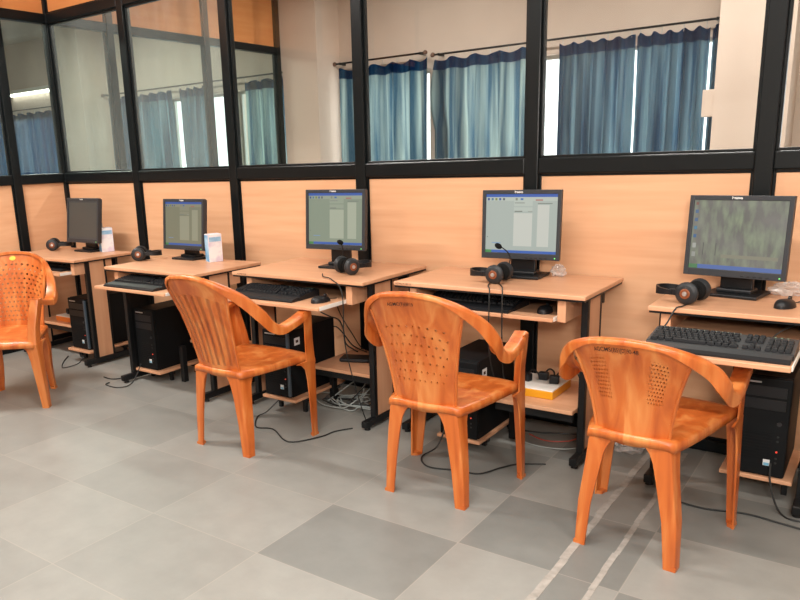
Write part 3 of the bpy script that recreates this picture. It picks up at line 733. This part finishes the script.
# ------------------------------------------------------------------ power boxes and the flat device
def power_box(label, x0, x1, y0, y1, z, mat, n):
    cx, cy = (x0+x1)/2, (y0+y1)/2; w, d = x1-x0, y1-y0
    t = thing('power_strip', label, 'power strip', (cx, cy, z+.0005), 0, 'power strips on the lower shelves')
    MB().b2(-w/2, w/2, -d/2, d/2, 0, .036, .003).build('box_body', M[mat], t)
    MB().b2(-w/2+.001, w/2-.001, -d/2+.001, d/2-.001, .036, .042, .002).build('top_plate', M['white'], t)
    for i in range(n):
        px = -w/2+w*(i+.6)/(n+.2); py = (-.02, .03, 0)[i % 3]
        p = MB().box((px, py, .062), (.045, .032, .038), Matrix.Rotation(.3*(i-1), 3, 'Z'), .006).build('adaptor_plug', M['plasticblack'], t)
        MB().tube([(px, py+.012, .07), (px+.01, py+.04, .085), (px+.02, py+.07, .07), (px+.02, min(d/2, py+.1), .047)], .004).build('plug_lead', M['rubber'], p, True)
    return t
power_box('yellow sided power box with black adaptors on the shelf right of the dotted back chair', -1.33, -1.13, -.40, -.17, .25, 'yellow', 3)
power_box('orange power strip with plugs on the lower shelf of the leftmost desk', -4.86, -4.66, -.47, -.28, .25, 'orangeplastic', 2)
t = thing('network_switch', 'flat black device lying on the lower shelf of the middle desk', 'network device', (-2.285, -.285, .2505), .35)
MB().b2(-.085, .085, -.05, .05, 0, .022, .008).build('case', M['plasticblack'], t)
MB().b2(-.06, .06, -.0515, -.05, .007, .014).build('port_strip', M['plasticdark'], t)
MB().tube([(.07, .045, .012), (.10, .08, .006), (.13, .05, .004)], .0035).build('lead', M['rubber'], t, True)

# ------------------------------------------------------------------ plastic armchairs
def make_chair(label, loc, rz, back, zs=1.0, xs=1.0, lean=0, fs=(1, 1, 1), base=.134, top=.150, se=.265, words=None, sticker=False):
    t = thing('plastic_armchair', label, 'chair', (*loc, 0), rz, 'orange plastic armchairs')
    t.scale = fs
    zz = lambda z: .40+(z-.40)*zs
    P = [(0, -.285-lean, .852), (.10*xs, -.277-lean, .842), (.185*xs, -.243-lean*.8, .805), (.243*xs, -.178-lean*.5, .745), (.268*xs, -.140, .680), (.281, -.085, .622), (.286, -.025, .594), (.282, .065, .606), (.271, .172, .632)]
    P = [(a, b, zz(c)) for a, b, c in P]
    C = catmull(P, 10); n = len(C)-1
    def rp(s):
        q = min(max(s, 0), 1)*n; i = min(int(q), n-1); return C[i].lerp(C[i+1], q-i)
    SE = se
    def shell(u, tt):       # u in -1..1, tt in 0..1 (seat to crest)
        sg = -1 if u < 0 else 1; r = rp(abs(u)*SE); r = V((sg*r.x, r.y, r.z-.004))
        b = V((base*u, -.207+.028*u*u, .372+.016*u*u))
        x = b.x+(r.x-b.x)*(.35*tt+.65*tt**2.2); z = b.z+(r.z-b.z)*tt
        y = b.y+(r.y-b.y)*tt + .018*math.sin(PI*tt)*(1-.6*u*u)
        return V((x, y, z))
    m = MB().grid(lambda a, b: shell(2*a-1, b), 32, 22)
    bk = m.build('backrest', M[back], t, True, solid=.006)
    if words:
        text_mesh(words, .019, M['ink'], 'lettering', bk, lambda x, y: shell((x-.035)/.235, .915+y/(.46*zs))+V((0, -.0075, 0)), bold=.0001)
    if sticker:
        m = MB(); m.grid(lambda a, b: shell(.03+.10*(b+.001)*math.cos(2*PI*a)/1.0, .93+.028*b*math.sin(2*PI*a))+V((0, .0065, 0)), 20, 3)
        m.build('oval_sticker', princ('sticker_yellow', srgb('#F0C048'), .4), bk)
    # moulded side ribs of the back
    for s in (-1, 1):
        m = MB(); m.tube([shell(s*.985, q/14)+V((0, -.002, 0)) for q in range(14)], .0065, 8, False); m.build('side_rib', M['chair'], bk, True)
    def band(s0, s1, N, sg):
        rings = []
        for i in range(N+1):
            s = s0+(s1-s0)*i/N; p = rp(s); q = (rp(min(s+.01, 1))-rp(max(s-.01, 0))).normalized()
            k = min(max((s-.12)/.55, 0), 1); k = k*k*(3-2*k)
            ph = k*PI/2; O = V((math.sin(ph), -math.cos(ph), 0)); O = (O-q*O.dot(q)).normalized()
            U = O.cross(q); U = U if U.z > 0 else -U
            lip = .014*(1-k)+.030*k+.028*math.sin(PI*min(max((s-.14)/.66, 0), 1))**1.2; inn = .012*(1-k)+.046*k; th = .006
            if s > .93: lip *= 1-.3*(s-.93)/.07
            prof = [(.009, -lip), (.010, -.008), (.006, .001), (-.002, .004), (-inn, .003), (-inn-.002, -.012), (-inn+th-.001, -.011), (-inn+th, -.003), (.001, -.003), (.004, -.009), (.004, -lip)]
            rings.append([(lambda w: (sg*w.x, w.y, w.z))(p+O*a+U*b) for a, b in prof])
        return rings
    m = MB(); m.loft(band(0, .42, 22, 1)); m.loft(band(0, .42, 22, -1)); m.build('crest_rail', M['chair'], bk, True, angle=50)
    for sg in (-1, 1):
        MB().loft(band(.42, 1, 30, sg)).build('armrest', M['chair'], t, True, angle=50)
    # seat
    def hw(y): q = min(max((y+.2)/.42, 0), 1); return top+.004+(.236-top)*(q**.75)
    def seat(a, b):
        y = -.205+.44*b; u = 2*a-1
        x = u*hw(y)
        z = .408+.006*b-.010*math.sin(PI*min(b*1.05, 1))*(1-u**4)
        if b > .86: z -= .020*((b-.86)/.14)**2
        z -= .008*abs(u)**8
        return (x, y+(-.012*(1-u*u) if b < .1 else 0)+(.02*(1-u*u)*max(0, (b-.5)*2)), z)
    nu, nv = 24, 20
    m = MB().grid(seat, nu, nv)
    per = [seat(i/nu, 0) for i in range(nu+1)]+[seat(1, j/nv) for j in range(1, nv+1)]+[seat(1-i/nu, 1) for i in range(1, nu+1)]+[seat(0, 1-j/nv) for j in range(1, nv)]
    def low(i, p):       # skirt deepens into an arch near the corners
        return (p[0]*1.012, p[1]*1.006, p[2]-.026)
    m.loft([[p for p in per], [(p[0]*1.008, p[1]*1.005, p[2]-.010) for p in per], [low(i, p) for i, p in enumerate(per)]], caps=False)
    bmesh.ops.remove_doubles(m.bm, verts=m.bm.verts, dist=.0003)
    m.build('seat', M['chair'], t, True, solid=.005, angle=0)
    def leg(sx, sy, lv):
        rings = []
        for z, X, Y, wx, wy in lv:
            r, th = min(.014, wx*.3), .007
            pts = [(-wx, 0), (-r, 0), (-r*.3, -r*.3), (0, -r), (0, -wy), (-th, -wy), (-th, -r-th*.4), (-r*.3-th*.8, -r*.3-th*.8), (-r-th*.4, -th), (-wx, -th)]
            rings.append([(sx*(X+a), sy*(Y+b), z) for a, b in pts])
        m = MB().loft(rings)
        z, X, Y, wx, wy = lv[0]      # moulded toe
        m.loft([[(sx*(X+a*1.0), sy*(Y+b), zz_) for a, b in ((0, 0), (-wx, 0), (-wx*.75, -wy*.75), (0, -wy))] for zz_ in (0, .012)])
        m.build('leg', M['chair'], t, True, angle=35)
    for s in (-1, 1):
        leg(s, -1, [(0, .184, .210, .042, .040), (.15, .178, .209, .052, .050), (.28, top+.016, .210, .060, .062), (.335, top+.009, .211, .066, .072), (.362, top+.006, .211, .076, .085), (.378, top+.004, .211, .088, .105), (.392, top+.002, .210, .10, .125)])
        tip = P[-1]
        leg(s, 1, [(0, .272, .205, .036, .044), (.15, .268, .213, .045, .055), (.29, .262, .221, .053, .068), (.345, .259, .226, .060, .082), (.372, .258, .229, .078, .11), (.384, .258, .229, .10, .15), (.386, .257, .227, .054, .072), (.48, .262, .212, .049, .064), (tip[2]-.02, tip[0]+.012, .186, .047, .062), (tip[2]-.004, tip[0]+.013, .182, .048, .06)])
    return t
make_chair('armchair at far left, turned to face the room, with holes in its back', (-4.115, -1.262), math.radians(-141), 'chairdiamond', base=.160, top=.168, se=.325, sticker=True)
make_chair('armchair with fluted back pulled up to the middle desk', (-2.445, -.965), 0, 'chairgroove', 1.03, 1.03, .075, (.95, 1, 1))
make_chair('armchair with small dots in its back, at the desk with the yellow power box', (-1.385, -.905), math.radians(2), 'chairdots', 1.01, 1.08, .035, (.97, 1, 1), words='AGMC(T)EBP/19')
make_chair('nearest armchair at the right, low back with two mesh patches', (-.594, -.893), math.radians(-3), 'chairmesh', .70, 1.06, .0, (.92, 1.10, 1.07), .125, .142, words='AGCMS(BS)[D]190-48')

# ------------------------------------------------------------------ cables
def cable(label, pts, r=.0035, mat='rubber', cat='cable', name='cable', extra=None):
    o = MB().tube(pts, r, 8).build(name, M[mat], None, True); tag(o, label, cat); return o
z0 = .0042
cable('black cable crossing the floor under the fluted chair to the foot of the middle desk', [(-2.55, -.62, .09), (-2.60, -.69, .02), (-2.62, -.74, z0), (-2.52, -.86, z0), (-2.42, -.84, z0), (-2.24, -.93, z0), (-2.15, -.80, z0), (-2.13, -.70, z0), (-2.08, -.62, z0)])
cable('black cable looping on the floor under the dotted back chair', [(-1.55, -.605, .13), (-1.57, -.66, .03), (-1.60, -.75, z0), (-1.52, -.83, z0), (-1.40, -.80, z0), (-1.30, -.78, z0), (-1.25, -.68, z0), (-1.20, -.60, z0), (-1.10, -.54, z0)])
o = cable('black power lead with inline plug on the floor by the foot of the rightmost desk', [(-.62, -.46, .25), (-.62, -.475, .06), (-.605, -.52, z0), (-.56, -.60, z0), (-.45, -.62, z0), (-.32, -.585, z0), (-.20, -.60, z0), (-.05, -.62, z0), (.10, -.60, z0)])
MB().cyl((-.613, -.477, .045), (-.618, -.474, .11), .011, .008, 12).build('inline_plug', M['rubber'], o, True)
cable('black lead hanging from the tower down to the floor under the rightmost desk', [(-.27, -.437, .16), (-.262, -.47, .10), (-.235, -.50, .03), (-.205, -.53, z0), (-.16, -.55, z0), (-.02, -.53, z0)])
cable('short black lead with bare end on the floor by the second desk from the left', [(-3.79, -.61, .06), (-3.84, -.66, .02), (-3.93, -.70, z0), (-4.02, -.70, z0)])
cable('black loop of lead on the floor before the second desk tower', [(-3.74, -.61, .11), (-3.70, -.72, .02), (-3.74, -.80, z0), (-3.86, -.80, z0), (-3.88, -.76, z0)])
cable('black lead trailing on the floor under the leftmost desk', [(-4.72, -.50, z0), (-4.62, -.60, z0), (-4.52, -.68, z0), (-4.46, -.70, z0), (-4.43, -.60, .02), (-4.46, -.53, .08)])
cable('headset cord hanging over the front edge of the middle desk', [(-2.31, -.52, .764), (-2.25, -.59, .764), (-2.155, -.645, .763), (-2.085, -.66, .70), (-2.082, -.655, .45), (-2.08, -.56, .15), (-2.06, -.52, z0)], .0028)
cable('left headset cord hanging over the desk with the yellow power box', [(-1.425, -.43, .764), (-1.40, -.50, .764), (-1.362, -.567, .762), (-1.352, -.590, .70), (-1.35, -.590, .50), (-1.34, -.53, .33), (-1.33, -.42, .255)], .0028)
cable('right thin cord hanging over the desk with the yellow power box', [(-1.40, -.40, .764), (-1.34, -.49, .764), (-1.302, -.567, .762), (-1.292, -.590, .70), (-1.29, -.59, .52), (-1.31, -.52, .36), (-1.335, -.40, .31)], .0028)
cable('headset cord hanging over the left front of the rightmost desk', [(-.59, -.47, .749), (-.60, -.53, .749), (-.612, -.565, .746), (-.63, -.59, .70), (-.655, -.60, .64), (-.66, -.52, .50), (-.64, -.30, .25)], .0028)
cable('brown lead from the wall to the yellow power box', [(-1.05, -.07, .60), (-1.06, -.09, .52), (-1.115, -.13, .42), (-1.11, -.16, .34), (-1.06, -.20, .27), (-1.025, -.25, .2545)], .003)
cable('black lead looping down the panel at the right of the middle desk tower', [(-2.70, -.06, .44), (-2.63, -.06, .42), (-2.56, -.07, .41), (-2.52, -.08, .36), (-2.50, -.09, .28), (-2.43, -.11, .2545), (-2.38, -.14, .2545)], .0042)
cable('second black lead down the panel behind the flat device', [(-2.66, -.05, .34), (-2.60, -.05, .36), (-2.54, -.06, .33), (-2.47, -.07, .27), (-2.40, -.09, .2545), (-2.33, -.12, .2545)], .0036)
cable('thin brown lead slanting down the panel behind the flat device', [(-2.62, -.04, .56), (-2.56, -.05, .44), (-2.47, -.06, .33), (-2.40, -.07, .26), (-2.30, -.10, .2542)], .0027)
# tangle of grey network leads below the shelf of the middle desk
rnd = random.Random(4)
for k in range(7):
    c0 = V((-2.36+.03*k-.03, -.34+.03*rnd.random(), z0)); r1 = .06+.06*rnd.random(); ph = rnd.random()*6
    pts = [(c0.x+r1*1.5*math.cos(ph+a), c0.y+r1*.75*math.sin(ph+a), z0+.004*k+.014*(1+math.sin(a*1.7+k))*rnd.random()) for a in [j*.7 for j in range(11)]]
    pts.append((c0.x+.06, -.14, .18))
    cable(['grey lead of the tangle on the floor under the middle desk shelf'][0], pts, .0036, 'cablegrey' if k % 4 else 'rubber')['group'] = 'tangle of leads under the middle desk'
cable('red lead on the floor below the yellow power box shelf', [(-1.30, -.24, z0), (-1.20, -.28, z0), (-1.10, -.24, .01), (-1.05, -.16, .03)], .003, 'cablered')
cable('pale grey lead on the floor below the yellow power box shelf', [(-1.33, -.33, z0), (-1.22, -.36, z0), (-1.10, -.34, z0), (-1.04, -.28, z0)], .0032, 'cablegrey')
cable('black lead lying across the floor behind the dotted back chair front leg', [(-1.42, -.22, z0), (-1.28, -.20, z0), (-1.16, -.17, .012), (-1.05, -.12, z0)], .004)
for lab, p in [('keyboard lead running back from the big keyboard of the rightmost desk', [(-.30, -.648, .672), (-.27, -.60, .70), (-.25, -.5, .70), (-.24, -.40, .69)]),
               ('lead running from the mouse over the rightmost desktop', [(-.25, -.27, .750), (-.20, -.2, .7485), (-.15, -.12, .7485)])]:
    cable(lab, p, .0025)

# ------------------------------------------------------------------ camera, world, view
cam = bpy.data.cameras.new('camera'); co = bpy.data.objects.new('camera', cam); COL.objects.link(co)
F, PXc, PYc, yaw, pitch, roll = 735.0, 341.416, 333.091, math.radians(-37.019), math.radians(-13.384), math.radians(-2.151)
fw = V((math.sin(yaw)*math.cos(pitch), math.cos(yaw)*math.cos(pitch), math.sin(pitch)))
rt = V((math.cos(yaw), -math.sin(yaw), 0)); up = rt.cross(fw)
r2 = math.cos(roll)*rt+math.sin(roll)*up; u2 = -math.sin(roll)*rt+math.cos(roll)*up
mw = Matrix((r2, u2, -fw)).transposed().to_4x4(); mw.translation = (0, -3.442, 1.335)
co.matrix_world = mw
cam.sensor_fit = 'HORIZONTAL'; cam.sensor_width = 36; cam.lens = F*36/800
cam.shift_x = (400-PXc)/800; cam.shift_y = (PYc-300)/800; cam.clip_start = .05
S.camera = co
wd = bpy.data.worlds.new('sky'); S.world = wd; wd.use_nodes = True
bg = wd.node_tree.nodes['Background']; bg.inputs[0].default_value = (.93, .97, 1, 1); bg.inputs[1].default_value = 3.2
S.view_settings.view_transform = 'Standard'; S.view_settings.look = 'None'; S.view_settings.gamma = 1; S.view_settings.use_curve_mapping = False
S.view_settings.exposure = -.06
S.cycles.use_denoising = True
S.cycles.max_bounces = 10; S.cycles.transparent_max_bounces = 24; S.cycles.sample_clamp_indirect = 6
